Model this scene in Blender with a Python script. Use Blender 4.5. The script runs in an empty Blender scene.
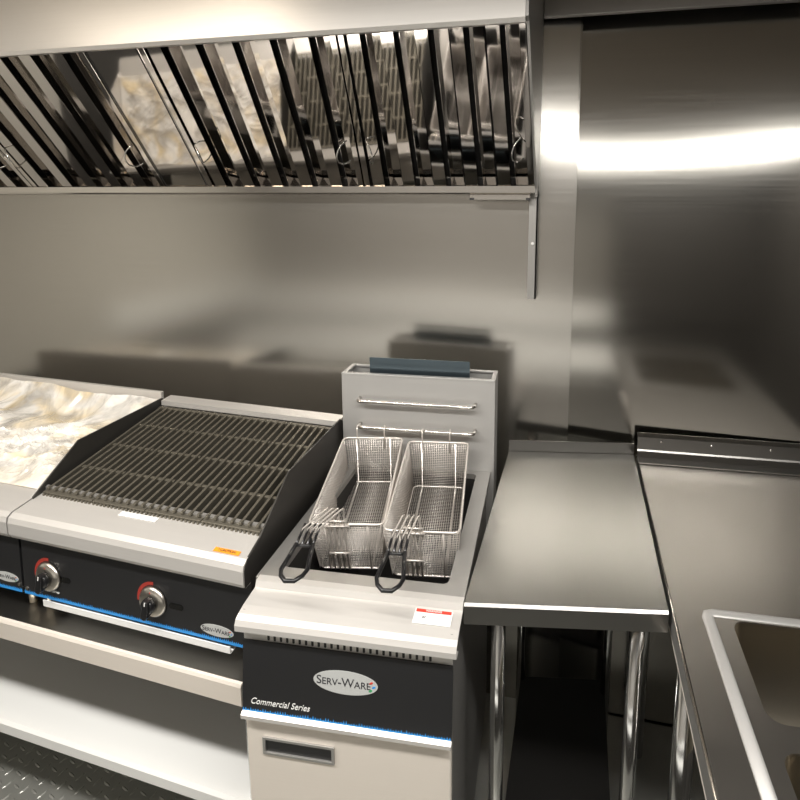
import bpy, bmesh, math, random
from mathutils import Vector, Matrix, noise
sc = bpy.context.scene
COL = sc.collection
random.seed(7)

# ------------------------------------------------------------------ camera
YAW, PIT, ROL, F, U0, V0 = -0.2103, -0.1521, 0.0063, 538.98, 462.79, 291.82
cam = bpy.data.cameras.new('camera'); camo = bpy.data.objects.new('camera', cam); COL.objects.link(camo)
cam.sensor_fit = 'HORIZONTAL'; cam.sensor_width = 36.0; cam.lens = F / 800 * 36.0
cam.shift_x = (400 - U0) / 800; cam.shift_y = (V0 - 400) / 800
cam.clip_start = 0.02
fwd = Vector((math.sin(YAW) * math.cos(PIT), math.cos(YAW) * math.cos(PIT), math.sin(PIT)))
rgt = Vector((math.cos(YAW), -math.sin(YAW), 0)); upv = rgt.cross(fwd)
r2 = rgt * math.cos(ROL) + upv * math.sin(ROL); u2 = upv * math.cos(ROL) - rgt * math.sin(ROL)
camo.matrix_world = Matrix(((r2.x, u2.x, -fwd.x, 0.61), (r2.y, u2.y, -fwd.y, -1.563), (r2.z, u2.z, -fwd.z, 1.6046), (0, 0, 0, 1)))
sc.camera = camo

# ------------------------------------------------------------------ world, lights, exposure
w = bpy.data.worlds.new('world'); sc.world = w; w.use_nodes = True
w.node_tree.nodes['Background'].inputs[0].default_value = (1, .93, .84, 1)
w.node_tree.nodes['Background'].inputs[1].default_value = 0.25
sc.view_settings.view_transform = 'Standard'; sc.view_settings.look = 'None'
sc.view_settings.gamma = 1.0; sc.view_settings.use_curve_mapping = False
sc.view_settings.exposure = 0.38
def area(name, loc, target, sx, sy, power, col):
    l = bpy.data.lights.new(name, 'AREA'); l.shape = 'RECTANGLE'; l.size = sx; l.size_y = sy; l.energy = power; l.color = col
    o = bpy.data.objects.new(name, l); COL.objects.link(o); o.location = loc
    o.rotation_euler = (Vector(target) - Vector(loc)).to_track_quat('-Z', 'Y').to_euler()
    return o
area('ceiling_lamp_light', (0.25, -1.36, 2.105), (0.25, -1.30, 0), 2.9, 0.05, 48, (1, .97, .92))
area('ceiling_lamp_light', (-0.75, -1.0, 2.2), (-0.8, -0.6, 0), 0.9, 0.12, 3.5, (1, .86, .68))  # added fill, unseen: warms and brightens the hood fascia
try: sc.cycles.use_denoising = True
except Exception: pass

# ------------------------------------------------------------------ materials
MATS = {}
def mat(name, col, rough=.5, metal=0.0, bump=None, var=None, aniso=0, coat=0, trans=None, emit=None, spec=None):
    m = bpy.data.materials.new(name); m.use_nodes = True; nt = m.node_tree; b = nt.nodes['Principled BSDF']
    b.inputs['Base Color'].default_value = (*col, 1); b.inputs['Roughness'].default_value = rough; b.inputs['Metallic'].default_value = metal
    if spec is not None: b.inputs['Specular IOR Level'].default_value = spec
    if coat: b.inputs['Coat Weight'].default_value = coat
    if aniso: b.inputs['Anisotropic'].default_value = aniso
    if emit: b.inputs['Emission Color'].default_value = (*emit[0], 1); b.inputs['Emission Strength'].default_value = emit[1]
    tc = nt.nodes.new('ShaderNodeTexCoord')
    if var:   # (scale xyz, amount on roughness, amount on colour)
        mp = nt.nodes.new('ShaderNodeMapping'); mp.inputs['Scale'].default_value = var[0]; nt.links.new(tc.outputs['Object'], mp.inputs[0])
        n = nt.nodes.new('ShaderNodeTexNoise'); n.inputs['Scale'].default_value = 1; n.inputs['Detail'].default_value = 4; nt.links.new(mp.outputs[0], n.inputs[0])
        r = nt.nodes.new('ShaderNodeMapRange'); r.inputs[3].default_value = rough - var[1]; r.inputs[4].default_value = rough + var[1]
        nt.links.new(n.outputs[0], r.inputs[0]); nt.links.new(r.outputs[0], b.inputs['Roughness'])
        if var[2]:
            mx = nt.nodes.new('ShaderNodeMix'); mx.data_type = 'RGBA'
            mx.inputs[6].default_value = (*[c * (1 - var[2]) for c in col], 1); mx.inputs[7].default_value = (*[min(1, c * (1 + var[2])) for c in col], 1)
            nt.links.new(n.outputs[0], mx.inputs[0]); nt.links.new(mx.outputs[2], b.inputs['Base Color'])
    if bump:  # (scale xyz, strength, distance)
        mp = nt.nodes.new('ShaderNodeMapping'); mp.inputs['Scale'].default_value = bump[0]; nt.links.new(tc.outputs['Object'], mp.inputs[0])
        n = nt.nodes.new('ShaderNodeTexNoise'); n.inputs['Scale'].default_value = 1; n.inputs['Detail'].default_value = 3; nt.links.new(mp.outputs[0], n.inputs[0])
        bp = nt.nodes.new('ShaderNodeBump'); bp.inputs['Strength'].default_value = bump[1]; bp.inputs['Distance'].default_value = bump[2]
        nt.links.new(n.outputs[0], bp.inputs['Height']); nt.links.new(bp.outputs[0], b.inputs['Normal'])
    MATS[name] = m
    return m
M_WALL = mat('brushed_wall_steel', (.52, .50, .465), .20, 1, var=((3, 3, 260), .04, .05))
M_WALLR = mat('dark_wall_steel', (.40, .385, .355), .14, 1, var=((3, 3, 260), .03, .05))
M_TOP = mat('worktop_steel', (.25, .243, .232), .28, 1)
M_SAT = mat('satin_steel', (.71, .685, .655), .36, .5, var=((4, 60, 300), .05, .03))
M_BRIGHT = mat('polished_steel', (.72, .69, .65), .16, 1)
M_MIRROR = mat('mirror_steel', (.66, .63, .6), .05, 1)
M_GREYST = mat('grey_steel', (.40, .39, .375), .36, .7, var=((4, 200, 4), .05, .04))
M_FLUE = mat('flue_steel', (.50, .49, .475), .45, .55, var=((4, 4, 200), .05, .03))
M_BLUE = mat('blued_steel', (.10, .13, .15), .3, .8)
M_GUARD = mat('guard_dark_reflection', (.045, .042, .038), .38, .3)  # steel; the dark surroundings it reflects are put into its colour
M_BLACK = mat('black_panel', (.011, .011, .012), .45)
M_HOLE = mat('pilot_hole', (.002, .002, .002), .2)
M_DOOR = mat('door_steel', (.86, .79, .71), .4, .3, var=((4, 60, 300), .05, .02))
M_RUBBER = mat('black_grip', (.008, .008, .009), .28)
M_IRON = mat('cast_iron', (.17, .155, .125), .42, .6, bump=((160, 160, 160), .25, .002))
M_DARK = mat('dark_interior_and_shade', (.012, .011, .010), .6)
M_WIRE = mat('basket_wire', (.80, .75, .70), .28, .6)
M_CHROME = mat('chrome_tube', (.70, .70, .69), .14, 1)
M_BADGE = mat('badge_silver', (.55, .56, .55), .45, .2)
M_INK = mat('badge_ink', (.03, .03, .035), .5)
M_WHITE = mat('white_paint_and_glare', (.88, .88, .86), .45)  # also stands for lamp glare on the stand's undershelf
M_TRIMG = mat('grey_trim', (.52, .51, .49), .4)
M_BLUEINK = mat('blue_strip', (.03, .28, .72), .4)
M_RED = mat('red_ink', (.62, .05, .03), .45)
M_DRED = mat('dark_red_ink', (.32, .03, .02), .5)
M_GREEN = mat('green_ink', (.03, .35, .12), .5)
M_ORANGE = mat('orange_label', (.85, .30, .02), .5)
M_STICK = mat('sticker_white', (.82, .82, .80), .45)
M_BRASS = mat('nickel_leg', (.62, .55, .44), .3, 1)
M_FLOOR = mat('tread_plate', (.42, .42, .39), .36, .6, var=((9, 9, 9), .08, .12))
M_CEIL = mat('ceiling_panel', (.42, .37, .31), .5)
M_OPP = mat('opposite_panel', (.30, .285, .265), .5)
M_LEFT = mat('left_panel', (.60, .58, .53), .5)
M_SHELF = mat('shelf_steel', (.45, .44, .42), .3, 1, var=((4, 60, 300), .05, .03))
M_OPPD = mat('opposite_dark', (.06, .056, .052), .5)
M_TOPR = mat('sink_top_steel', (.36, .343, .32), .36, 1)
M_BEZEL = mat('bezel_steel', (.62, .58, .52), .3, 1)
M_SINKB = mat('sink_basin_steel', (.30, .27, .22), .38, 1)
# clear crumpled film
mf = mat('plastic_film', (.95, .86, .70), .12, coat=1.0, bump=((30, 30, 50), .35, .006))
nt = mf.node_tree; pb = nt.nodes['Principled BSDF']
tc = nt.nodes.new('ShaderNodeTexCoord'); nz = nt.nodes.new('ShaderNodeTexNoise'); nz.inputs['Scale'].default_value = 9; nz.inputs['Detail'].default_value = 5; nz.inputs['Distortion'].default_value = 1.2
nt.links.new(tc.outputs['Object'], nz.inputs[0])
ra = nt.nodes.new('ShaderNodeMapRange'); ra.inputs[1].default_value = .35; ra.inputs[2].default_value = .62; ra.inputs[3].default_value = .35; ra.inputs[4].default_value = .92
nt.links.new(nz.outputs[0], ra.inputs[0]); nt.links.new(ra.outputs[0], pb.inputs['Alpha'])
cr = nt.nodes.new('ShaderNodeMix'); cr.data_type = 'RGBA'; cr.inputs[6].default_value = (1, .97, .92, 1); cr.inputs[7].default_value = (.95, .78, .50, 1)
nz2 = nt.nodes.new('ShaderNodeTexNoise'); nz2.inputs['Scale'].default_value = 5; nz2.inputs['Distortion'].default_value = 2; nt.links.new(tc.outputs['Object'], nz2.inputs[0])
rb = nt.nodes.new('ShaderNodeMapRange'); rb.inputs[1].default_value = .42; rb.inputs[2].default_value = .66; nt.links.new(nz2.outputs[0], rb.inputs[0])
nt.links.new(rb.outputs[0], cr.inputs[0]); nt.links.new(cr.outputs[2], pb.inputs['Base Color'])

# ------------------------------------------------------------------ mesh helpers
POST = None      # out-of-square correction of the unit being built (its own x / y plane)
class MB:
    def __init__(s, off=(0, 0, 0)):
        s.v = []; s.f = []; s.mi = []; s.off = Vector(off); s.mats = []; s.smooth = []
    def add(s, verts, faces, mi=0, M=None, sm=False):
        n = len(s.v)
        for p in verts:
            p = Vector(p)
            if M is not None: p = M @ p
            s.v.append(p + s.off)
        for f in faces: s.f.append([i + n for i in f]); s.mi.append(mi); s.smooth.append(sm)
        return s
    def box(s, x0, x1, y0, y1, z0, z1, mi=0, M=None):
        return s.add([(x0, y0, z0), (x1, y0, z0), (x1, y1, z0), (x0, y1, z0), (x0, y0, z1), (x1, y0, z1), (x1, y1, z1), (x0, y1, z1)],
                     [(3, 2, 1, 0), (4, 5, 6, 7), (0, 1, 5, 4), (1, 2, 6, 5), (2, 3, 7, 6), (3, 0, 4, 7)], mi, M)
    def prism(s, prof, x0, x1, mi=0, M=None):        # prof: closed (y,z) polygon, extruded along x
        n = len(prof)
        return s.add([(x0, y, z) for y, z in prof] + [(x1, y, z) for y, z in prof],
                     [tuple(range(n))[::-1], tuple(range(n, 2 * n))] + [(i, (i + 1) % n, n + (i + 1) % n, n + i) for i in range(n)], mi, M)
    def prismz(s, prof, z0, z1, mi=0, M=None):       # (x,y) polygon extruded along z
        n = len(prof)
        return s.add([(x, y, z0) for x, y in prof] + [(x, y, z1) for x, y in prof],
                     [tuple(range(n))[::-1], tuple(range(n, 2 * n))] + [(i, (i + 1) % n, n + (i + 1) % n, n + i) for i in range(n)], mi, M)
    def strip(s, prof, x0, x1, t, mi=0, M=None):     # open (y,z) polyline as a bent sheet of thickness t
        pts = [Vector((0, y, z)) for y, z in prof]; nr = []
        for i in range(len(pts)):
            d = (pts[min(i + 1, len(pts) - 1)] - pts[max(i - 1, 0)]).normalized(); nr.append(Vector((0, -d.z, d.y)))
        inner = [(p + q * t) for p, q in zip(pts, nr)]
        return s.prism([(p.y, p.z) for p in pts] + [(p.y, p.z) for p in reversed(inner)], x0, x1, mi, M)
    def tube(s, path, r, n=8, mi=0, M=None, closed=False):
        path = [Vector(p) for p in path]; L = len(path); vs = []; fs = []
        ref = None
        for i, p in enumerate(path):
            if closed: d = path[(i + 1) % L] - path[(i - 1) % L]
            else: d = path[min(i + 1, L - 1)] - path[max(i - 1, 0)]
            d.normalize()
            if ref is None: ref = Vector((0, 0, 1)) if abs(d.z) < .9 else Vector((1, 0, 0))
            a = (ref - d * ref.dot(d)).normalized(); ref = a; bb = d.cross(a)
            for k in range(n):
                t = 2 * math.pi * k / n; vs.append(p + (a * math.cos(t) + bb * math.sin(t)) * r)
        for i in range(L if closed else L - 1):
            j = (i + 1) % L
            for k in range(n): fs.append((i * n + k, i * n + (k + 1) % n, j * n + (k + 1) % n, j * n + k))
        s.add(vs, fs, mi, M, True)
        if not closed: s.add([], [], mi); s.f.append([len(s.v) - L * n + k for k in range(n)][::-1]); s.mi.append(mi); s.smooth.append(False); s.f.append([len(s.v) - n + k for k in range(n)]); s.mi.append(mi); s.smooth.append(False)
        return s
    def lathe(s, prof, n=32, mi=0, M=None):          # (r,z) profile about z
        vs = []; fs = []
        for r, z in prof:
            for k in range(n): t = 2 * math.pi * k / n; vs.append((r * math.cos(t), r * math.sin(t), z))
        for i in range(len(prof) - 1):
            for k in range(n): fs.append((i * n + k, i * n + (k + 1) % n, (i + 1) * n + (k + 1) % n, (i + 1) * n + k))
        fs.append(tuple(range(n))[::-1]); fs.append(tuple(range((len(prof) - 1) * n, len(prof) * n)))
        return s.add(vs, fs, mi, M, True)
    def build(s, name, mats, parent=None, bevel=0, M=None):
        if POST is not None: s.v = [Vector(POST @ p) for p in s.v]
        me = bpy.data.meshes.new(name); me.from_pydata([tuple(p) for p in s.v], [], s.f); me.validate(); me.update()
        for m in (mats if isinstance(mats, (list, tuple)) else [mats]): me.materials.append(m)
        for p, i, sm in zip(me.polygons, s.mi, s.smooth): p.material_index = i; p.use_smooth = sm
        bm = bmesh.new(); bm.from_mesh(me); bmesh.ops.recalc_face_normals(bm, faces=bm.faces); bm.to_mesh(me); bm.free()
        o = bpy.data.objects.new(name, me); COL.objects.link(o)
        if parent: o.parent = parent
        if bevel:
            md = o.modifiers.new('bevel', 'BEVEL'); md.width = bevel; md.segments = 2; md.limit_method = 'ANGLE'; md.angle_limit = math.radians(40)
            md.harden_normals = False
        return o
def thing(name, label, cat, loc=(0, 0, 0), rz=0, group=None):
    o = bpy.data.objects.new(name, None); COL.objects.link(o); o.location = loc; o.rotation_euler = (0, 0, rz)
    o.empty_display_size = .1; o['label'] = label; o['category'] = cat
    if group: o['group'] = group
    return o
def struct(o, kind='structure'): o['kind'] = kind; return o
def frame(o, x, y):                                   # matrix from an origin and x / y axes
    x = Vector(x).normalized(); y = Vector(y).normalized(); z = x.cross(y)
    return Matrix(((x.x, y.x, z.x, o[0]), (x.y, y.y, z.y, o[1]), (x.z, y.z, z.z, o[2]), (0, 0, 0, 1)))
def text(body, size, m, parent, M, name='lettering', shear=0, small=False, ext=.0003, off=(0, 0, 0), space=1.0, sx=1.0):
    c = bpy.data.curves.new(name, 'FONT'); c.body = body; c.size = size; c.align_x = 'CENTER'; c.align_y = 'CENTER'; c.extrude = ext; c.shear = shear
    c.space_character = space
    if small:
        c.small_caps_scale = .78
        for ch in c.body_format: ch.use_small_caps = True
    t = bpy.data.objects.new('tmp', c); COL.objects.link(t)
    dg = bpy.context.evaluated_depsgraph_get(); me = bpy.data.meshes.new_from_object(t.evaluated_get(dg))
    bpy.data.objects.remove(t); bpy.data.curves.remove(c)
    me.transform((POST if POST is not None else Matrix()) @ Matrix.Translation(Vector(off)) @ M @ Matrix.Diagonal((sx, 1, 1, 1))); me.materials.clear(); me.materials.append(m); me.name = name
    o = bpy.data.objects.new(name, me); COL.objects.link(o); o.parent = parent
    return o
def oval(mb, a, bb, t, M, n=48, mi=0):
    vs = [(a * math.cos(2 * math.pi * k / n), bb * math.sin(2 * math.pi * k / n), z) for z in (0, t) for k in range(n)]
    return mb.add(vs, [tuple(range(n))[::-1], tuple(range(n, 2 * n))] + [(k, (k + 1) % n, n + (k + 1) % n, n + k) for k in range(n)], mi, M)
def rrect(x0, x1, y0, y1, r, n=6):
    pts = []
    for cx, cy, a0 in ((x1 - r, y1 - r, 0), (x0 + r, y1 - r, 90), (x0 + r, y0 + r, 180), (x1 - r, y0 + r, 270)):
        for k in range(n + 1): a = math.radians(a0 + 90 * k / n); pts.append((cx + r * math.cos(a), cy + r * math.sin(a)))
    return pts
def holed_plate(outer, holes, z0, z1):                # flat plate with through holes -> mesh datablock pieces
    c = bpy.data.curves.new('plate', 'CURVE'); c.dimensions = '2D'; c.fill_mode = 'BOTH'; c.extrude = (z1 - z0) / 2
    for loop in [outer] + holes:
        sp = c.splines.new('POLY'); sp.points.add(len(loop) - 1); sp.use_cyclic_u = True
        for p, q in zip(sp.points, loop): p.co = (q[0], q[1], 0, 1)
    t = bpy.data.objects.new('tmp', c); COL.objects.link(t); dg = bpy.context.evaluated_depsgraph_get()
    me = bpy.data.meshes.new_from_object(t.evaluated_get(dg)); bpy.data.objects.remove(t); bpy.data.curves.remove(c)
    out = ([Vector((v.co.x, v.co.y, v.co.z + (z0 + z1) / 2)) for v in me.vertices], [tuple(p.vertices) for p in me.polygons])
    bpy.data.meshes.remove(me)
    return out

# ------------------------------------------------------------------ the room
XL, XR, YF, ZC = -1.95, 1.75, -2.35, 2.24
def sheet(x0, x1, z0, z1, nx, nz, fn, y0, t):
    mb = MB(); vs = []; fs = []
    for j in range(nz + 1):
        for i in range(nx + 1):
            x = x0 + (x1 - x0) * i / nx; z = z0 + (z1 - z0) * j / nz
            vs.append((x, y0 + fn(x, z), z))
    n = len(vs); vs += [(x0, y0 + t, z0), (x1, y0 + t, z0), (x0, y0 + t, z1), (x1, y0 + t, z1)]
    for j in range(nz):
        for i in range(nx): a = j * (nx + 1) + i; fs.append((a, a + 1, a + nx + 2, a + nx + 1))
    mb.add(vs, fs, 0, None, True)
    mb.add([(x0, y0 + .004, z0), (x1, y0 + .004, z0), (x1, y0 + t, z0), (x0, y0 + t, z0), (x0, y0 + .004, z1), (x1, y0 + .004, z1), (x1, y0 + t, z1), (x0, y0 + t, z1)],
           [(3, 2, 1, 0), (4, 5, 6, 7), (1, 2, 6, 5), (2, 3, 7, 6), (3, 0, 4, 7)])
    return mb
def bulge_r(x, z):      # the right sheet is buckled: shallow vertical waves and a slight lean
    return .016 * math.sin((x - .62) * 4.6 + 1.0) * (z - 1.8) * math.exp(-((z - 1.8) / .30) ** 2) + .066 * .30 * (math.tanh((z - 1.8) / .30) + 1)
wl = sheet(XL, .60, 0, ZC, 40, 40, lambda x, z: .0012 * math.sin(x * 4.1 + z * 2) + .045 * .28 * (math.tanh((z - 1.8) / .28) + 1) * max(0, min(1, (x - .25) / .35)) - .002, 0.006, .05).build('wall_back', M_WALL); struct(wl)
wr = sheet(.597, XR, 0, ZC, 60, 60, lambda x, z: bulge_r(x, z) + .010, 0.006, .09).build('wall_back_right', M_WALLR); struct(wr)
struct(MB().box(.497, XR, -.022, -.004, 2.112, ZC).build('trim_1', M_GREYST, bevel=.002))
struct(MB().box(XL - .05, XL, YF, .056, 0, ZC).box(XL, XL + .03, YF, -.9, .90, 1.06, 1).box(XL, XL + .02, YF, .0, 0, .82, 2).build('wall_left', [M_LEFT, M_WHITE, M_OPPD]))  # white and dark bands added to this unseen wall for steel reflections
struct(MB().box(XR, XR + .05, YF, .056, 0, ZC).build('wall_right', M_OPPD))
struct(MB().box(XL - .05, XR + .05, YF - .05, .06, ZC, ZC + .05).build('ceiling', M_CEIL))
wf = MB().box(XL, XR, YF - .05, YF, 0, ZC, 0)
wf.prism([(YF + .02, .98), (YF + .50, .60), (YF + .50, .58), (YF + .02, .88)], XL + .04, .85, 1).box(XL, XR, YF, YF + .34, .0, .84, 2)  # unseen sloped white slab and dark base, added for the back wall's reflections
wf.box(.85, XR, YF, YF + .30, .88, 1.9, 2).build('wall_front', [M_OPP, M_WHITE, M_OPPD]); struct(bpy.data.objects['wall_front'])  # dark block added out of view to darken reflections on the right

# tread-plate floor: flat sheet with raised lozenges
fl = MB().box(XL, XR, YF, .05, -.03, 0)
sp = .030
for i in range(-50, 12):
    for j in range(-50, -4):
        x = i * sp; y = j * sp
        if not (-1.45 < x < .3 and -1.4 < y < -.12): continue
        a = math.radians(62 if (i + j) % 2 else -28) + math.radians(12)
        Mx = Matrix.Translation((x, y, 0)) @ Matrix.Rotation(a, 4, 'Z')
        L, W, H = .0145, .0034, .0020
        fl.add([(-L, 0, 0), (-L * .4, -W, 0), (L * .4, -W, 0), (L, 0, 0), (L * .4, W, 0), (-L * .4, W, 0), (-L * .55, 0, H), (L * .55, 0, H)],
               [(0, 1, 6), (1, 2, 7, 6), (2, 3, 7), (3, 4, 7), (4, 5, 6, 7), (5, 0, 6)], 0, Mx)
struct(fl.build('floor', M_FLOOR))

RZ = -.055
# ------------------------------------------------------------------ exhaust hood
HX = .49
hood = thing('exhaust_hood', 'stainless steel exhaust hood hanging over the cooking line', 'exhaust hood', (-.7, 0, 1.35))
ho = (.7, 0, -1.35)
MB(ho).strip([(-.39, 1.985), (-.418, 1.979), (-.42, 1.983), (-.42, ZC)], XL, HX, .004).build('fascia', M_SAT, hood)
ep = MB(ho).prism([(-.42, 1.986), (-.42, ZC), (-.001, ZC), (-.001, 1.64), (-.075, 1.64), (-.085, 1.66), (-.40, 1.982)], HX, HX + .006)
ep.build('end_panel', M_GREYST, hood)
fg = MB(ho).box(HX - .018, HX + .006, -.036, -.032, 1.352, 1.70).box(HX + .002, HX + .006, -.036, -.001, 1.352, 1.657)
fgo = fg.build('mounting_flange', M_GREYST, hood)
MB(ho).lathe([(.005, 0), (.005, .002), (.003, .004)], 16, 0, frame((HX - .006, -.0362, 1.51), (1, 0, 0), (0, 0, 1))).build('screw', M_STICK, fgo)
gt = MB(ho).strip([(-.058, 1.672), (-.072, 1.668), (-.072, 1.650), (-.068, 1.646), (-.004, 1.646), (-.004, 1.66)], XL, HX, .003)
gt.build('grease_trough', M_BRIGHT, hood)
gd = MB(ho).box(.31, .478, -.072, -.04, 1.630, 1.6455)
gdo = gd.build('grease_drawer', M_BRIGHT, hood, .002)
for x in (.316, .472): MB(ho).box(x - .006, x + .006, -.0745, -.071, 1.630, 1.636).build('drawer_end', M_BLACK, gdo)
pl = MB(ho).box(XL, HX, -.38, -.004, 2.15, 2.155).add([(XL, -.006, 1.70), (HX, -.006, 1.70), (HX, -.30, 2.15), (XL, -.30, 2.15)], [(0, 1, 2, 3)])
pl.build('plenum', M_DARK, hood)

# baffle filters on the slanted rack; local axes: u along x, s up the slope, n out of the slope (toward the cook)
SB = Vector((0, -.052, 1.652)); ST = Vector((0, -.402, 1.984)); sd = (ST - SB).normalized(); SLEN = (ST - SB).length + .008
sn = Vector((0, -sd.z, sd.y)); 
if sn.z > 0: sn = -sn
def slope_frame(x): return Matrix(((1, sd.x, sn.x, x), (0, sd.y, sn.y, SB.y), (0, sd.z, sn.z, SB.z), (0, 0, 0, 1)))
def sbox(mb, u0, u1, s0, s1, n0, n1): return mb.box(u0, u1, s0, s1, n0, n1)
def dhandle(x, flip):
    pts = [(0, -.034, 0)]
    for k in range(9):
        a = -math.pi / 2 + math.pi * k / 8; pts.append((flip * .010 * math.cos(a) * 0 , .034 * math.sin(a), .006 + .026 * math.cos(a)))
    pts.append((0, .034, 0))
    return MB().tube([(x + flip * p[2] * .75, .155 + p[1], p[2]) for p in pts], .0021, 8)
class Fan:               # the rack fans out slightly toward the left end of the hood
    def __init__(s, x0): s.x0 = x0
    def __matmul__(s, p):
        k = .17 * max(0, min(1, (.49 - s.x0 - p[0]) / .46))
        return Vector((p[0] + k * (p[1] - .21), p[1], p[2]))
def baffle_filter(x0, x1, label, hl, hr):
    t = thing('baffle_filter', label, 'grease filter', (0, 0, 0), 0, 'baffle filters in the exhaust hood')
    global POST
    t.matrix_world = slope_frame(x0); wdt = x1 - x0
    POST = Fan(x0)
    fr = MB()
    for a, bb in ((0, .016), (wdt - .016, wdt)): fr.box(a, bb, 0, SLEN, -.045, 0)
    fr.box(.016, wdt - .016, 0, .012, -.045, 0).box(.016, wdt - .016, SLEN - .012, SLEN, -.045, 0)
    fr.build('filter_frame', M_MIRROR, t, .001)
    n = round((wdt - .032) / .0915); per = (wdt - .032) / n; bf = MB()
    for k in range(n):
        c = .016 + per * k
        # front channel: face with two side walls going back
        a0 = c + per * .10; a1 = c + per * .48
        bf.box(a0, a1, .012, SLEN - .012, -.0015, 0).box(a0, a0 + .0012, .012, SLEN - .012, -.022, -.0015).box(a1 - .0012, a1, .012, SLEN - .012, -.022, -.0015)
        # rear channel, open to the front
        b0 = c + per * .61; b1 = c + per * .97
        bf.box(b0, min(b1, wdt - .016), .012, SLEN - .012, -.034, -.0325)
        bf.box(b0, b0 + .0012, .012, SLEN - .012, -.0325, -.012)
    bf.build('baffle_slats', M_MIRROR, t)
    if hl: dhandle(.024, 1).build('bail_handle', M_CHROME, t)
    if hr: dhandle(wdt - .024, -1).build('bail_handle', M_CHROME, t)
    POST = None
    return t
baffle_filter(-1.66, -1.152, 'baffle filter at the far left end of the hood, mostly out of view', True, True)
baffle_filter(-1.148, -.638, 'mirror-bright baffle filter to the left of the plain flat hood panel', True, True)
baffle_filter(-.482, .027, 'mirror-bright baffle filter to the right of the plain flat panel, over the charbroiler', True, True)
baffle_filter(.031, .488, 'baffle filter at the right end of the hood, above the fryer', True, True)
bpn = thing('filter_blank', 'plain flat mirror panel between two slatted filters in the hood', 'filter panel')
bpn.matrix_world = slope_frame(-.636)
POST = Fan(-.636)
MB().box(0, .152, 0, SLEN, -.03, -.002).build('panel', M_MIRROR, bpn, .001)
MB().box(.003, .006, .0, SLEN, -.002, -.001).box(.146, .149, .0, SLEN, -.002, -.001).build('fold_line', M_BLACK, bpn)
POST = None

# ------------------------------------------------------------------ equipment stand
SZ = .66
st = thing('equipment_stand', 'low stainless steel equipment stand carrying the charbroiler and griddle', 'equipment stand', (-.66, -.694, 0), RZ)
MB().strip([(.64, SZ - .045), (.64, SZ), (.006, SZ)], -.86, .645, -.003).build('shelf_top', M_SHELF, st)
MB().strip([(.006, SZ), (.002, SZ - .001), (0, SZ - .004), (0, SZ - .045), (.014, SZ - .045)], -.86, .645, -.003).build('front_edge', M_DOOR, st)
MB().strip([(.60, .322), (.04, .322), (.036, .318), (.036, .293), (.05, .293)], -.85, .64, -.003).build('undershelf', M_WHITE, st)  # steel shelf coloured white; the lamp's overexposed glare is in the colour
for x in (-.83, .625):
    for y in (.06, .58): MB().tube([(x, y, 0.0), (x, y, SZ - .004)], .019, 16).build('leg', M_CHROME, st)

# ------------------------------------------------------------------ counter-top appliances: shared pieces
def control_panel(par, hw, zt, yt, zb, yb, off):
    nrm = Vector((0, zb - zt, -(yb - yt))).normalized()
    if nrm.y > 0: nrm = -nrm
    upd = Vector((0, yt - yb, zt - zb)).normalized(); hgt = math.hypot(yt - yb, zt - zb)
    fr = frame((0, yb, zb), (1, 0, 0), upd)
    if (fr.to_3x3() @ Vector((0, 0, 1))).dot(nrm) < 0: fr = frame((0, yb, zb), (-1, 0, 0), upd)
    p = MB(off).box(-hw, hw, 0, hgt, -.006, 0, 0, fr).build('control_panel', M_BLACK, par)
    rnd = random.Random(3); top = []; x = -hw
    while x < hw:
        top.append((x, .0055 + rnd.random() * .001)); top.append((x + .0015, .0075 + rnd.random() * .0045)); top.append((x + .003, .0055)); x += .0048
    vs = [(min(a, hw), bb, .0004) for a, bb in top]; m = MB(off)
    low = [(v[0], -.0005, .0004) for v in vs]; n = len(vs)
    m.add(vs + low, [(i, i + 1, n + i + 1, n + i) for i in range(n - 1)], 0, fr); m.build('blue_strip', M_BLUEINK, p)
    return p, fr, hgt
def badge(par, fr, x, y, a, bb, off, nm='badge'):
    Mb = fr @ Matrix.Translation((x, y, .0003))
    bo = oval(MB(off), a, bb, .0008, Mb).build(nm, M_BADGE, par)
    text('Serv-Ware', a * .375, M_INK, bo, Mb @ Matrix.Translation((-a * .06, 0, .001)), small=True, off=off)
    for dx, dy, mm in ((.80, .10, M_RED), (.88, -.02, M_BLUEINK), (.78, -.14, M_GREEN)):
        oval(MB(off), a * .06, a * .03, .0003, Mb @ Matrix.Translation((a * dx, a * dy, .001)) @ Matrix.Rotation(.5, 4, 'Z'), 12).build('dot', mm, bo)
    return bo
def counter_unit(root, hw, off):
    # front shelf with a rounded nose
    MB(off).strip([(.09, .928), (.012, .919), (.003, .914), (0, .905), (0, .878), (.003, .871), (.03, .868)], -hw, hw, -.004).build('front_shelf', M_SAT, root)
    MB(off).box(-hw + .002, hw - .002, .028, .52, .724, .80).build('burner_box', M_GREYST, root)
    p, fr, h = control_panel(root, hw - .001, .869, .020, .720, .014, off)
    return p, fr, h
def counter_leg(x, y, off):
    return MB(off).lathe([(.017, .724), (.017, .70), (.0115, .698), (.0105, .664), (.012, .6605)][::-1], 20, 0, Matrix.Translation((x, y, 0)))
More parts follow.
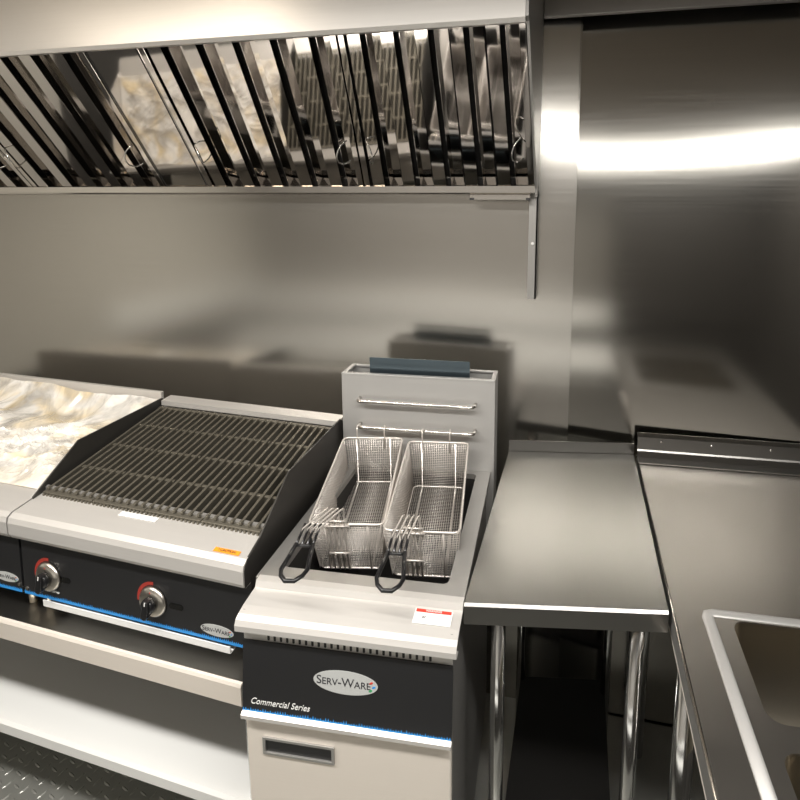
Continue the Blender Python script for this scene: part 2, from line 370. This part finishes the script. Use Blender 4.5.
def knob(par, fr, x, y, off):
    k = MB(off).lathe([(.034, 0), (.034, .004), (.029, .009), (.018, .010)], 40, 0, fr @ Matrix.Translation((x, y, .0006))).build('bezel', M_BEZEL, par)
    Mg = fr @ Matrix.Translation((x, y, .0105)) @ Matrix.Rotation(math.radians(-12), 4, 'Z')
    g = MB(off).lathe([(.0165, 0), (.0155, .012), (.012, .0135)], 28, 0, Mg)
    g.prismz([(-.0065, .017), (.0065, .017), (.0085, -.019), (.0045, -.027), (-.0045, -.027), (-.0085, -.019)], .0, .018, 0, Mg)
    g.build('knob', M_RUBBER, k, .0025)
    MB(off).box(-.0012, .0012, .008, .017, .018, .0186, 0, Mg).build('pointer', M_STICK, k)
    MB(off).box(-.0012, .0012, .0225, .026, .0095, .0103, 0, fr @ Matrix.Translation((x, y, 0))).build('mark', M_RED, k)
    vs = []; n = 16
    for i in range(n + 1):
        a = math.radians(88 + 100 * i / n); vs += [(.0355 * math.cos(a), .0355 * math.sin(a), .0005), (.043 * math.cos(a), .043 * math.sin(a), .0005)]
    MB(off).add(vs, [(2 * i, 2 * i + 1, 2 * i + 3, 2 * i + 2) for i in range(n)], 0, fr @ Matrix.Translation((x, y, 0))).build('heat_arc', M_DRED, par)
    return k
# ------------------------------------------------------------------ charbroiler
OZ = (0, 0, -SZ); HW = .306
POST = Matrix(((1, -.10, 0, 0), (0, 1, 0, 0), (0, 0, 1, 0), (0, 0, 0, 1)))
cb = thing('charbroiler', 'black and steel gas charbroiler with two knobs, beside the fryer', 'charbroiler', (-.308, -.7015, SZ), RZ)
p, fr, h = counter_unit(cb, HW, OZ)
prof = [(.0, .868), (0.0, .906), (.012, .922), (.06, .937), (.19, 1.016), (.49, 1.021), (.52, 1.0), (.52, .725), (.02, .725), (.02, .868)]
profl = [(.058, .88), (.058, .934), (.19, 1.016), (.49, 1.021), (.52, 1.0), (.52, .725), (.10, .725), (.10, .88)]
for x, pf in ((-HW - .001, profl), (HW - .003, prof)): MB(OZ).prism(pf, x, x + .004).build('splash_guard', M_GUARD, cb, .001)
MB(OZ).box(-HW, HW, .495, .52, .80, 1.004).prism([(.478, 1.003), (.478, 1.018), (.52, 1.021), (.52, 1.003)], -HW + .01, HW).build('back_panel', M_SAT, cb)
MB(OZ).box(-HW + .004, HW - .004, .07, .495, .80, .86).build('burner_pan', M_DARK, cb)
for i in range(4):
    x = -.2175 + .145 * i
    MB(OZ).prism([(0, 0), (.045, .028), (.09, 0)], .10, .47, 0, Matrix.Translation((x - .045, 0, .88)) @ Matrix(((0, 1, 0, 0), (1, 0, 0, 0), (0, 0, 1, 0), (0, 0, 0, 1)))).build('radiant', M_DARK, cb)
MB(OZ).strip([(.092, .928), (.092, .942), (.096, .942)], -HW + .004, HW - .004, .003).build('grate_rail', M_GREYST, cb)
knob(p, fr, -.226, .057, OZ); knob(p, fr, .064, .057, OZ)
for x in (-.182, .122):
    Ms = fr @ Matrix.Translation((x, .056, .0003))
    MB(OZ).prismz(rrect(-.018, .018, -.0065, .0065, .0064), 0, .0008, 0, Ms).build('pilot_hole', M_HOLE, p)
badge(p, fr, .222, .024, .040, .0125, OZ)
text('Commercial Series', .0095, M_STICK, p, fr @ Matrix.Translation((-.236, .0215, .0006)), 'script_lettering', shear=.35, off=OZ)
oval(MB(OZ), .004, .004, .0015, fr @ Matrix.Translation((-.297, .013, 0)), 16).build('panel_screw', M_BRIGHT, p)
oval(MB(OZ), .004, .004, .0015, fr @ Matrix.Translation((.298, .020, 0)), 16).build('panel_screw', M_BRIGHT, p)
Msh = frame((-.005, .064, .9300), (1, 0, 0), (0, .993, .115))
MB(OZ).box(-.05, .05, -.007, .007, 0, .0006, 0, Msh).build('white_label', M_STICK, cb)
Mor = frame((.255, .020, .9248), (1, 0, 0), (0, .993, .115))
ol = MB(OZ).box(-.030, .030, -.0055, .0055, 0, .0006, 0, Mor).build('warning_label', M_ORANGE, cb)
text('! CAUTION', .008, M_INK, ol, Mor @ Matrix.Translation((0, 0, .001)), off=OZ)
MB(OZ).strip([(.009, .718), (.009, .703), (.014, .701), (.40, .701)], -.245, .255, .002).build('drip_tray', M_WHITE, cb)
for x in (-.283, .275):
    for y in (.055, .46): counter_leg(x, y, OZ).build('leg', M_BRASS, cb)
# ------------------------------------------------------------------ griddle (left, wrapped in film)
R = Matrix.Rotation(RZ, 3, 'Z'); gp = Vector((-.308, -.7015, SZ)) + R @ Vector((-.741, 0, 0))
gr = thing('griddle', 'countertop griddle left of the charbroiler, its plate heaped with clear film', 'griddle', gp, RZ)
GW = .43
p, fr, h = counter_unit(gr, GW, OZ)
knob(p, fr, -.20, .057, OZ); knob(p, fr, .12, .057, OZ)
badge(p, fr, GW - .046, .030, .036, .0115, OZ)
oval(MB(OZ), .004, .004, .0015, fr @ Matrix.Translation((GW - .009, .018, 0)), 16).build('panel_screw', M_BRIGHT, p)
MB(OZ).box(-GW + .006, GW - .006, .09, .50, .88, .93).build('griddle_plate', M_SAT, gr, .002)
MB(OZ).box(-GW + .004, GW - .004, .50, .512, .80, 1.035).build('back_splash', M_SAT, gr, .002)
for x in (-GW, GW - .004): MB(OZ).prism([(.06, .93), (.16, .99), (.50, 1.0), (.50, .80), (.06, .80)], x, x + .004).build('side_splash', M_SAT, gr)
for x in (-GW + .034, GW - .024):
    for y in (.055, .46): counter_leg(x, y, OZ).build('leg', M_BRASS, gr)
NX, NY = 190, 110; vs = []; fs = []
for j in range(NY + 1):
    for i in range(NX + 1):
        u = i / NX; v = j / NY; x = -GW + .008 + (2 * GW - .016) * u; y = .085 + .41 * v
        q = Vector(((x + y * .6) * 5, (y - x * .5) * 7.5, 1.3)); q += Vector((noise.noise(q * .7), noise.noise(q * .7 + Vector((4, 4, 4))), 0)) * .9
        def ridge(k, o): return max(0, 1 - abs(noise.noise(q * k + Vector(o))) * 3.2)
        r1 = ridge(.9, (0, 0, 0)) ** 2; r2 = ridge(1.9, (5, 2, 0)) ** 2; r3 = ridge(3.9, (9, 1, 3)) ** 2; r4 = ridge(8, (1, 7, 4)) ** 2
        env = min(1, 6 * v, 12 * u, 9 * (1 - u) + .25)
        z = .936 + env * (.016 + .026 * noise.noise(q * .5 + Vector((3, 3, 3))) + (1 - .85 * min(1, max(0, (v - .62) / .25))) * (.018 * r1 + .011 * r2 + .006 * r3 + .0025 * r4)) + .010 * v + .066 * max(0, (v - .80) / .20) ** 1.5
        z = max(z, .934)
        vs.append((x + .012 * noise.noise(q * 2 + Vector((0, 0, 7))) * env, y + .012 * noise.noise(q * 2 + Vector((0, 0, 3))) * env, z))
for j in range(NY):
    for i in range(NX): a = j * (NX + 1) + i; fs.append((a, a + 1, a + NX + 2, a + NX + 1))
POST = Matrix(((1, -.10, 0, 0), (0, 1, 0, 0), (0, 0, 1, 0), (0, 0, 0, 1)))
film = MB((0, 0, -.93)).add(vs, fs, 0, None, False).build('plastic_film', mf)
film.location = gp + Vector((0, 0, .27)); film.rotation_euler = (0, 0, RZ)
film['label'] = 'crumpled clear plastic film lying on the griddle plate'; film['category'] = 'plastic film'

# ------------------------------------------------------------------ cast iron grates, four sections
words = ['cast iron grill grate at the left end of the charbroiler', 'cast iron grill grate, second from the left on the charbroiler',
         'cast iron grill grate, second from the right on the charbroiler', 'cast iron grill grate at the right end of the charbroiler, nearest the fryer']
GY0, GY1, GZ0, GZ1 = .080, .472, .944, 1.004
for i in range(4):
    g = MB(); slope = (GZ1 - GZ0) / (GY1 - GY0); wsec = .1485; x0 = -wsec / 2
    L = math.hypot(GY1 - GY0, GZ1 - GZ0); Mg = frame((0, 0, 0), (1, 0, 0), (0, GY1 - GY0, GZ1 - GZ0))
    nb = 7
    for k in range(nb):
        cx = x0 + wsec * (k + .5) / nb
        g.add([(cx - .0034, .006, .0), (cx + .0034, .006, .0), (cx + .0025, .006, -.020), (cx - .0025, .006, -.020),
               (cx - .0034, L, .0), (cx + .0034, L, .0), (cx + .0025, L, -.020), (cx - .0025, L, -.020)],
              [(0, 1, 2, 3), (7, 6, 5, 4), (0, 4, 5, 1), (1, 5, 6, 2), (2, 6, 7, 3), (3, 7, 4, 0)], 0, Mg)
        g.box(cx - .0032, cx + .0032, .002, .012, -.004, .0025, 0, Mg)
    for yy in (.25, .5, .75): g.box(x0 + .002, -x0 - .002, L * yy - .004, L * yy + .004, -.020, -.004, 0, Mg)
    g.box(x0 + .001, -x0 - .001, -.004, .010, -.016, -.006, 0, Mg).box(x0 + .001, -x0 - .001, L - .010, L, -.020, -.002, 0, Mg)
    for k in range(14): xx = x0 + .004 + (wsec - .012) * k / 13; g.box(xx, xx + .005, -.009, -.004, -.015, -.008, 0, Mg)
    POST = Matrix(((1, -.10, 0, -.10 * GY0), (0, 1, 0, 0), (0, 0, 1, 0), (0, 0, 0, 1)))
    o = g.build('grill_grate', M_IRON, None, .0012)
    wp = Vector((-.308, -.7015, 0)) + R @ Vector((-.2235 + .149 * i, GY0, 0)); o.location = (wp.x, wp.y, GZ0); o.rotation_euler = (0, 0, RZ)
    o['label'] = words[i]; o['category'] = 'grill grate'; o['group'] = 'cast iron grates of the charbroiler'

# ------------------------------------------------------------------ deep fryer
FR = (.198, -.22, 0); FZ = .063
POST = None
fy = thing('deep_fryer', 'stainless steel floor fryer with a black control panel and two wire baskets', 'deep fryer', FR, FZ)
HB = .193
# cabinet sides and back
cab = MB().box(-HB, -HB + .004, -.555, .07, .12, .885).box(HB - .004, HB, -.555, .07, .12, .885).box(-HB, HB, .066, .07, .12, .885).box(-HB, HB, -.555, .07, .12, .124)
cab.box(-HB + .004, HB - .004, -.553, -.55, .124, .82)
cab.build('cabinet', M_GREYST, fy)
for x in (-.16, .16):
    for y in (-.5, .02): MB().tube([(x, y, 0), (x, y, .121)], .02, 16).build('leg', M_CHROME, fy)
# rim around the tank opening + tank
v, f = holed_plate([(-.203, -.492), (.203, -.492), (.203, -.0), (-.203, -.0)], [rrect(-.165, .167, -.455, -.02, .012)[::-1]], .885, .902)
MB().add(v, f).build('tank_rim', M_GREYST, fy, .002)
tk = MB(); lo = rrect(-.165, .167, -.455, -.02, .012); lb = rrect(-.14, .14, -.42, -.04, .02); n = len(lo)
tk.add([(a, bb, .888) for a, bb in lo] + [(a, bb, .64) for a, bb in lb], [(i, (i + 1) % n, n + (i + 1) % n, n + i) for i in range(n)] + [tuple(range(n, 2 * n))], 0, None, False)
tk.build('tank', M_DARK, fy)
# front landing shelf with bullnose
MB().strip([(-.485, .900), (-.498, .8995), (-.504, .888), (-.545, .884), (-.562, .880), (-.571, .876), (-.575, .869), (-.575, .860), (-.571, .856), (-.555, .855)], -.1975, .2025, -.003).build('front_shelf', M_SAT, fy)
vs_ = MB(); vs_.box(-HB, HB, -.557, -.553, .820, .857)
vp = vs_.build('vent_strip', M_SAT, fy)
sl = MB()
for k in range(26): x = -.145 + .299 * k / 25; sl.prismz(rrect(-.0022, .0022, -.0095, .0095, .002, 3), 0, .0006, 0, frame((x, -.557, .8395), (1, 0, 0), (0, 0, 1)))
sl.build('vent_slots', M_DARK, vp)
p, fr, h = control_panel(fy, HB + .001, .828, -.560, .692, -.574, (0, 0, 0))
badge(p, fr, .002, .082, .0595, .0215, (0, 0, 0))
text('Commercial Series', .0165, M_STICK, p, fr @ Matrix.Translation((-.122, .0235, .0006)), 'script_lettering', shear=.35, sx=.9)
MB().strip([(-.566, .693), (-.574, .6925), (-.579, .690), (-.579, .686), (-.575, .683), (-.566, .683)], -HB - .001, HB + .001, -.003).build('panel_lip', M_SAT, fy)
dr = MB().box(-HB, HB, -.568, -.556, .13, .678).build('door', M_DOOR, fy, .003)
hx0, hx1, hz0, hz1 = -.160, -.022, .604, .640
hd = MB()
hd.box(hx0, hx1, -.5715, -.568, hz1 - .005, hz1).box(hx0, hx1, -.5715, -.568, hz0, hz0 + .005).box(hx0, hx0 + .005, -.5715, -.568, hz0 + .005, hz1 - .005).box(hx1 - .005, hx1, -.5715, -.568, hz0 + .005, hz1 - .005)
hd.box(hx0 + .005, hx1 - .005, -.5685, -.568, hz0 + .005, hz1 - .005, 1)
hd.build('door_handle', [M_GREYST, M_RUBBER], dr, .0012)
# flue box with open top
fb = MB()
FH = .212
fb.box(-FH, FH, 0, .003, .70, 1.157).box(-FH, FH, .086, .09, .70, 1.157).box(-FH, -FH + .003, .003, .086, .70, 1.157).box(FH - .003, FH, .003, .086, .70, 1.157)
fb.box(-FH, FH, -.001, .012, 1.153, 1.159).box(-FH, FH, .080, .09, 1.153, 1.159).box(-FH, -FH + .012, .012, .08, 1.153, 1.159).box(FH - .012, FH, .012, .08, 1.153, 1.159)
fb.build('flue', M_FLUE, fy, .001)
MB().box(-FH + .003, FH - .003, .003, .086, .98, .985).build('flue_floor', M_DARK, fy)
dv = []
for k in range(13):
    a = k / 12; dv.append((.060 - .030 * math.sin(a * math.pi * .5), 1.02 + .178 * a))
MB().strip(dv, -.140, .140, .003).build('flue_deflector', M_BLUE, fy)
for z in (1.090, 1.016):
    MB().tube([(-.160, .001, z), (-.160, -.016, z), (-.157, -.024, z), (-.150, -.027, z), (.150, -.027, z), (.157, -.024, z), (.160, -.016, z), (.160, .001, z)], .0052, 12).build('hanger_rod', M_BRIGHT, fy)
# sticker on the landing shelf
Mst = frame((.152, -.527, .8900), (1, 0, 0), (0, .995, .1))
s_ = MB().box(-.034, .034, -.016, .016, 0, .0006, 0, Mst).build('sticker', M_STICK, fy)
MB().box(-.032, .032, .008, .015, .0006, .0009, 0, Mst).build('sticker_band', M_RED, s_)
text('WARNING', .006, M_STICK, s_, Mst @ Matrix.Translation((0, .0115, .0012)))
text('or', .008, M_INK, s_, Mst @ Matrix.Translation((-.016, -.002, .001)), shear=.3)

# ------------------------------------------------------------------ fryer baskets
def basket(loc, rz, tilt, label, lat):
    t = thing('fryer_basket', label, 'fryer basket', loc, rz, 'wire baskets hung in the fryer')
    t.rotation_euler = (tilt, 0, rz)
    # local: origin at the middle of the rear rim, y toward the rear, z up
    W, L, D, tp = .158, .335, .132, .010
    def ring(z):
        k = -z / D; w2 = W / 2 - tp * k; y0 = -L + .022 * k; y1 = -.006 * k
        return [(-w2, y0, z), (w2, y0, z), (w2, y1, z), (-w2, y1, z)]
    mesh = MB(); nz = 26
    def wire(a, bb, r=.00085): mesh.tube([a, bb], r, 3)
    for i in range(1, nz):
        q = ring(-D * i / nz)
        for k in range(4): wire(q[k], q[(k + 1) % 4])
    a = ring(0); c = ring(-D)
    for k in range(4):
        n = 26 if k % 2 == 0 else 56
        for i in range(n + 1):
            s = i / n; k2 = (k + 1) % 4
            wire(Vector(a[k]).lerp(Vector(a[k2]), s), Vector(c[k]).lerp(Vector(c[k2]), s))
    for i in range(1, 56): s = i / 56; wire(Vector(c[0]).lerp(Vector(c[3]), s), Vector(c[1]).lerp(Vector(c[2]), s))
    for i in range(1, 26): s = i / 26; wire(Vector(c[0]).lerp(Vector(c[1]), s), Vector(c[3]).lerp(Vector(c[2]), s))
    mesh.build('wire_mesh', M_WIRE, t)
    rim = MB()
    for z, r in ((0, .0027), (-D, .0022)):
        q = [Vector(pp) for pp in ring(z)]; path = []
        for k in range(4):
            pa = q[k]; pv = q[k - 1]; nx = q[(k + 1) % 4]
            path += [pa + (pv - pa).normalized() * .012, pa + ((pv - pa).normalized() + (nx - pa).normalized()) * .0035, pa + (nx - pa).normalized() * .012]
        rim.tube(path, r, 8, closed=True)
    for sx in (-.045, .045):
        rim.tube([(sx, -L - .001, 0), (sx, -L + .02, -D - .001), (sx, -.008, -D - .001), (sx, .001, 0)], .0018, 6)
    rim.build('rim_frame', M_WIRE, t)
    for sx in (-.043, .03):
        hk = MB(); hk.tube([(sx, -.001, -.03), (sx, -.001, .022), (sx, .003, .029), (sx, .010, .032), (sx, .016, .028), (sx, .0175, .020)], .0018, 8)
        hk.build('rear_hook', M_WIRE, t)
    hw = MB(); hb = MB(); hx = -.018
    for k in range(4):
        dx = hx + (k - 1.5) * .0105; d2 = hx - lat + (k - 1.5) * .0105
        hw.tube([(dx, -L + .018, -D), (dx, -L - .004, -.03), (dx, -L - .003, .036), (dx, -L - .006, .044), (dx - .002, -L - .014, .047), (d2, -L - .06, .0385), (d2, -L - .08, .038)], .0018, 7)
    hw.tube([(hx - .026, -L - .004, -.002), (hx + .026, -L - .004, -.002)], .0022, 6).tube([(hx - .022, -L + .002, -.075), (hx + .022, -L + .002, -.075)], .0022, 6)
    hw.tube([(hx - .022, -L - .0055, .012), (hx + .022, -L - .0055, .012)], .0020, 6)
    hw.build('handle_wires', M_WIRE, t)
    zc = lambda y: .0375 + (y + L + .07) * -.02
    for k in (0, 3):
        d2 = hx - lat + (k - 1.5) * .0105
    yA, yB = -L - .045, -L - .105
    for k in range(4):
        d2 = hx - lat + (k - 1.5) * .0105
        hb.tube([(d2, yA, zc(yA)), (d2, yB, zc(yB))], .0027, 8)
    c0 = hx - lat; yE = yB - .086
    loop = [(c0 - .0158, yB + .004), (c0 - .0195, yB - .03), (c0 - .0235, yB - .06), (c0 - .019, yE + .012), (c0 - .008, yE), (c0 + .008, yE), (c0 + .019, yE + .012), (c0 + .0235, yB - .06), (c0 + .0195, yB - .03), (c0 + .0158, yB + .004)]
    hb.tube([(x, y, zc(y)) for x, y in loop], .0040, 10)
    hb.tube([(c0 - .0175, yB, zc(yB)), (c0 + .0175, yB, zc(yB))], .0030, 8)
    hb.build('handle_grip', M_RUBBER, t)
    return t
basket((.090, -.2685, .994), .20, math.radians(7.5), 'wire fryer basket on the left, next to the charbroiler', .036)
basket((.268, -.2560, .994), .15, math.radians(7.5), 'wire fryer basket on the right, next to the steel table', .014)

# ------------------------------------------------------------------ narrow work table (slightly out of square against its neighbours)
tb = thing('work_table', 'narrow stainless steel work table between the fryer and the sink counter', 'work table', (.612, -.36, 0))
SH = Matrix(((1, 0, 0, 0), (.165, 1, 0, 0), (0, 0, 1, 0), (0, 0, 0, 1)))
TX0, TX1, TY0, TY1, TZ = -.178, .178, -.320, .318, .903
tt = MB(); tt.strip([(TY1 - .004, TZ + .036), (TY1 - .004, TZ + .004), (TY1 - .010, TZ), (TY0 + .0015, TZ), (TY0, TZ - .0015), (TY0, TZ - .036), (TY0 + .014, TZ - .036)], TX0, TX1, -.003, 0, SH)
tt.box(TX0, TX0 + .003, TY0 + .004, TY1 - .01, TZ - .03, TZ - .003, 0, SH).box(TX1 - .003, TX1, TY0 + .004, TY1 - .01, TZ - .03, TZ - .003, 0, SH)
tt.build('table_top', M_TOP, tb)
MB().box(TX0, TX1, TY0 - .0012, TY0 - .0001, TZ - .036, TZ - .002, 0, SH).build('front_lip', M_GREYST, tb)
for x, y in ((-.125, -.275), (.128, -.283), (-.125, .27), (.125, .27)):
    MB().tube([(x, y, 0), (x, y, TZ - .003)], .0142, 20, 0).build('leg', M_CHROME, tb)
MB().box(-.125, .125, -.29, .29, .165, .18, 0, SH).build('undershelf', M_DARK, tb)  # grey steel coloured near-black; the shade under the table is in the colour

# ------------------------------------------------------------------ sink counter
sk = thing('sink_counter', 'stainless steel sink counter with two sunken basins, at the right', 'sink', (1.12, -.65, 0))
POST = Matrix(((1, 0, 0, 0), (.045, 1, 0, .0144), (0, 0, 1, 0), (0, 0, 0, 1)))
so = (-1.12, .65, 0); SX0, SX1, SY0, SY1, KZ = .797, 1.34, -1.34, -.026, .905
b1 = rrect(.893, 1.26, -.845, -.652, .022); b2 = rrect(.893, 1.26, -1.085, -.885, .022)
v, f = holed_plate([(SX0, SY0), (SX1, SY0), (SX1, SY1), (SX0, SY1)], [b1[::-1], b2[::-1]], KZ - .004, KZ)
top = MB(so).add(v, f).build('counter_top', M_TOPR, sk)
ms = frame((0, 0, 0), (0, -1, 0), (0, 0, 1))
MB(so).box(SX0, SX0 + .003, SY0, SY1, KZ - .045, KZ - .002).build('edge_apron', M_GREYST, sk, .001)
MB(so).box(SX0 + .004, SX0 + .020, SY0, SY1, KZ - .066, KZ - .062).box(SX0 + .018, SX0 + .020, SY0, SY1, KZ - .062, KZ - .005).build('under_channel', M_DOOR, sk)
MB(so).tube([(SX0 + .001, SY0, KZ - .001), (SX0 + .001, SY1, KZ - .001)], .0028, 8).build('edge_bead', M_BRIGHT, sk)
MB(so).strip([(-.075, KZ + .001), (-.05, KZ + .006), (-.034, KZ + .018), (-.030, KZ + .024), (-.026, KZ + .058), (-.012, KZ + .063), (-.010, KZ + .063)], SX0, SX1, .003).build('back_splash', M_TOP, sk)
sbo = [o for o in sk.children if o.name.startswith('back_splash')][0]
for x in (.862, .996, 1.15): MB(so).lathe([(.004, 0), (.004, .001), (.002, .002)], 12, 0, frame((x, -.0285, KZ + .048), (1, 0, 0), (0, 0, 1))).build('rivet', M_BRIGHT, sbo)
rg = MB(so)
pth = [(1.31, -.640, KZ), (.866, -.640, KZ), (.858, -.643, KZ), (.855, -.652, KZ), (.866, SY0 + .03, KZ)]
rg.tube(pth, .0098, 12); rg.v = [Vector((q.x, q.y, KZ + (q.z - KZ) * .32)) for q in rg.v]; rg.build('raised_rim', M_FLUE, sk)
for lp in (b1, b2):
    n = len(lp); cx = sum(q[0] for q in lp) / n; cy = sum(q[1] for q in lp) / n
    lo = [(cx + (a - cx) * .93, cy + (bb - cy) * .9) for a, bb in lp]
    MB(so).add([(a, bb, KZ - .002) for a, bb in lp] + [(a, bb, KZ - .02) for a, bb in lp] + [(a, bb, KZ - .22) for a, bb in lo],
        [(i, (i + 1) % n, n + (i + 1) % n, n + i) for i in range(n)] + [(n + i, n + (i + 1) % n, 2 * n + (i + 1) % n, 2 * n + i) for i in range(n)] + [tuple(range(2 * n, 3 * n))], 0, None, True).build('basin', M_SINKB, sk)
for x, y in ((.822, -.69), (.835, -.10), (1.30, -.80), (1.30, -.10)):
    MB(so).tube([(x, y, 0), (x, y, KZ - .004)], .019, 20).build('leg', M_CHROME, sk)

POST = None
# ------------------------------------------------------------------ lamp housings
for (x0, x1, y, z, lab) in ((-1.2, 1.7, -1.36, 2.11, 'long white ceiling light along the aisle behind the camera'), (-1.2, -.3, -1.0, 2.205, 'added unseen light over the aisle that brightens the hood fascia')):
    t = thing('ceiling_light', lab, 'ceiling light', ((x0 + x1) / 2, y, z)); hwid = (x1 - x0) / 2
    MB().box(-hwid - .02, hwid + .02, -.07, .07, 0, ZC - z).build('housing', M_WHITE, t, .004)
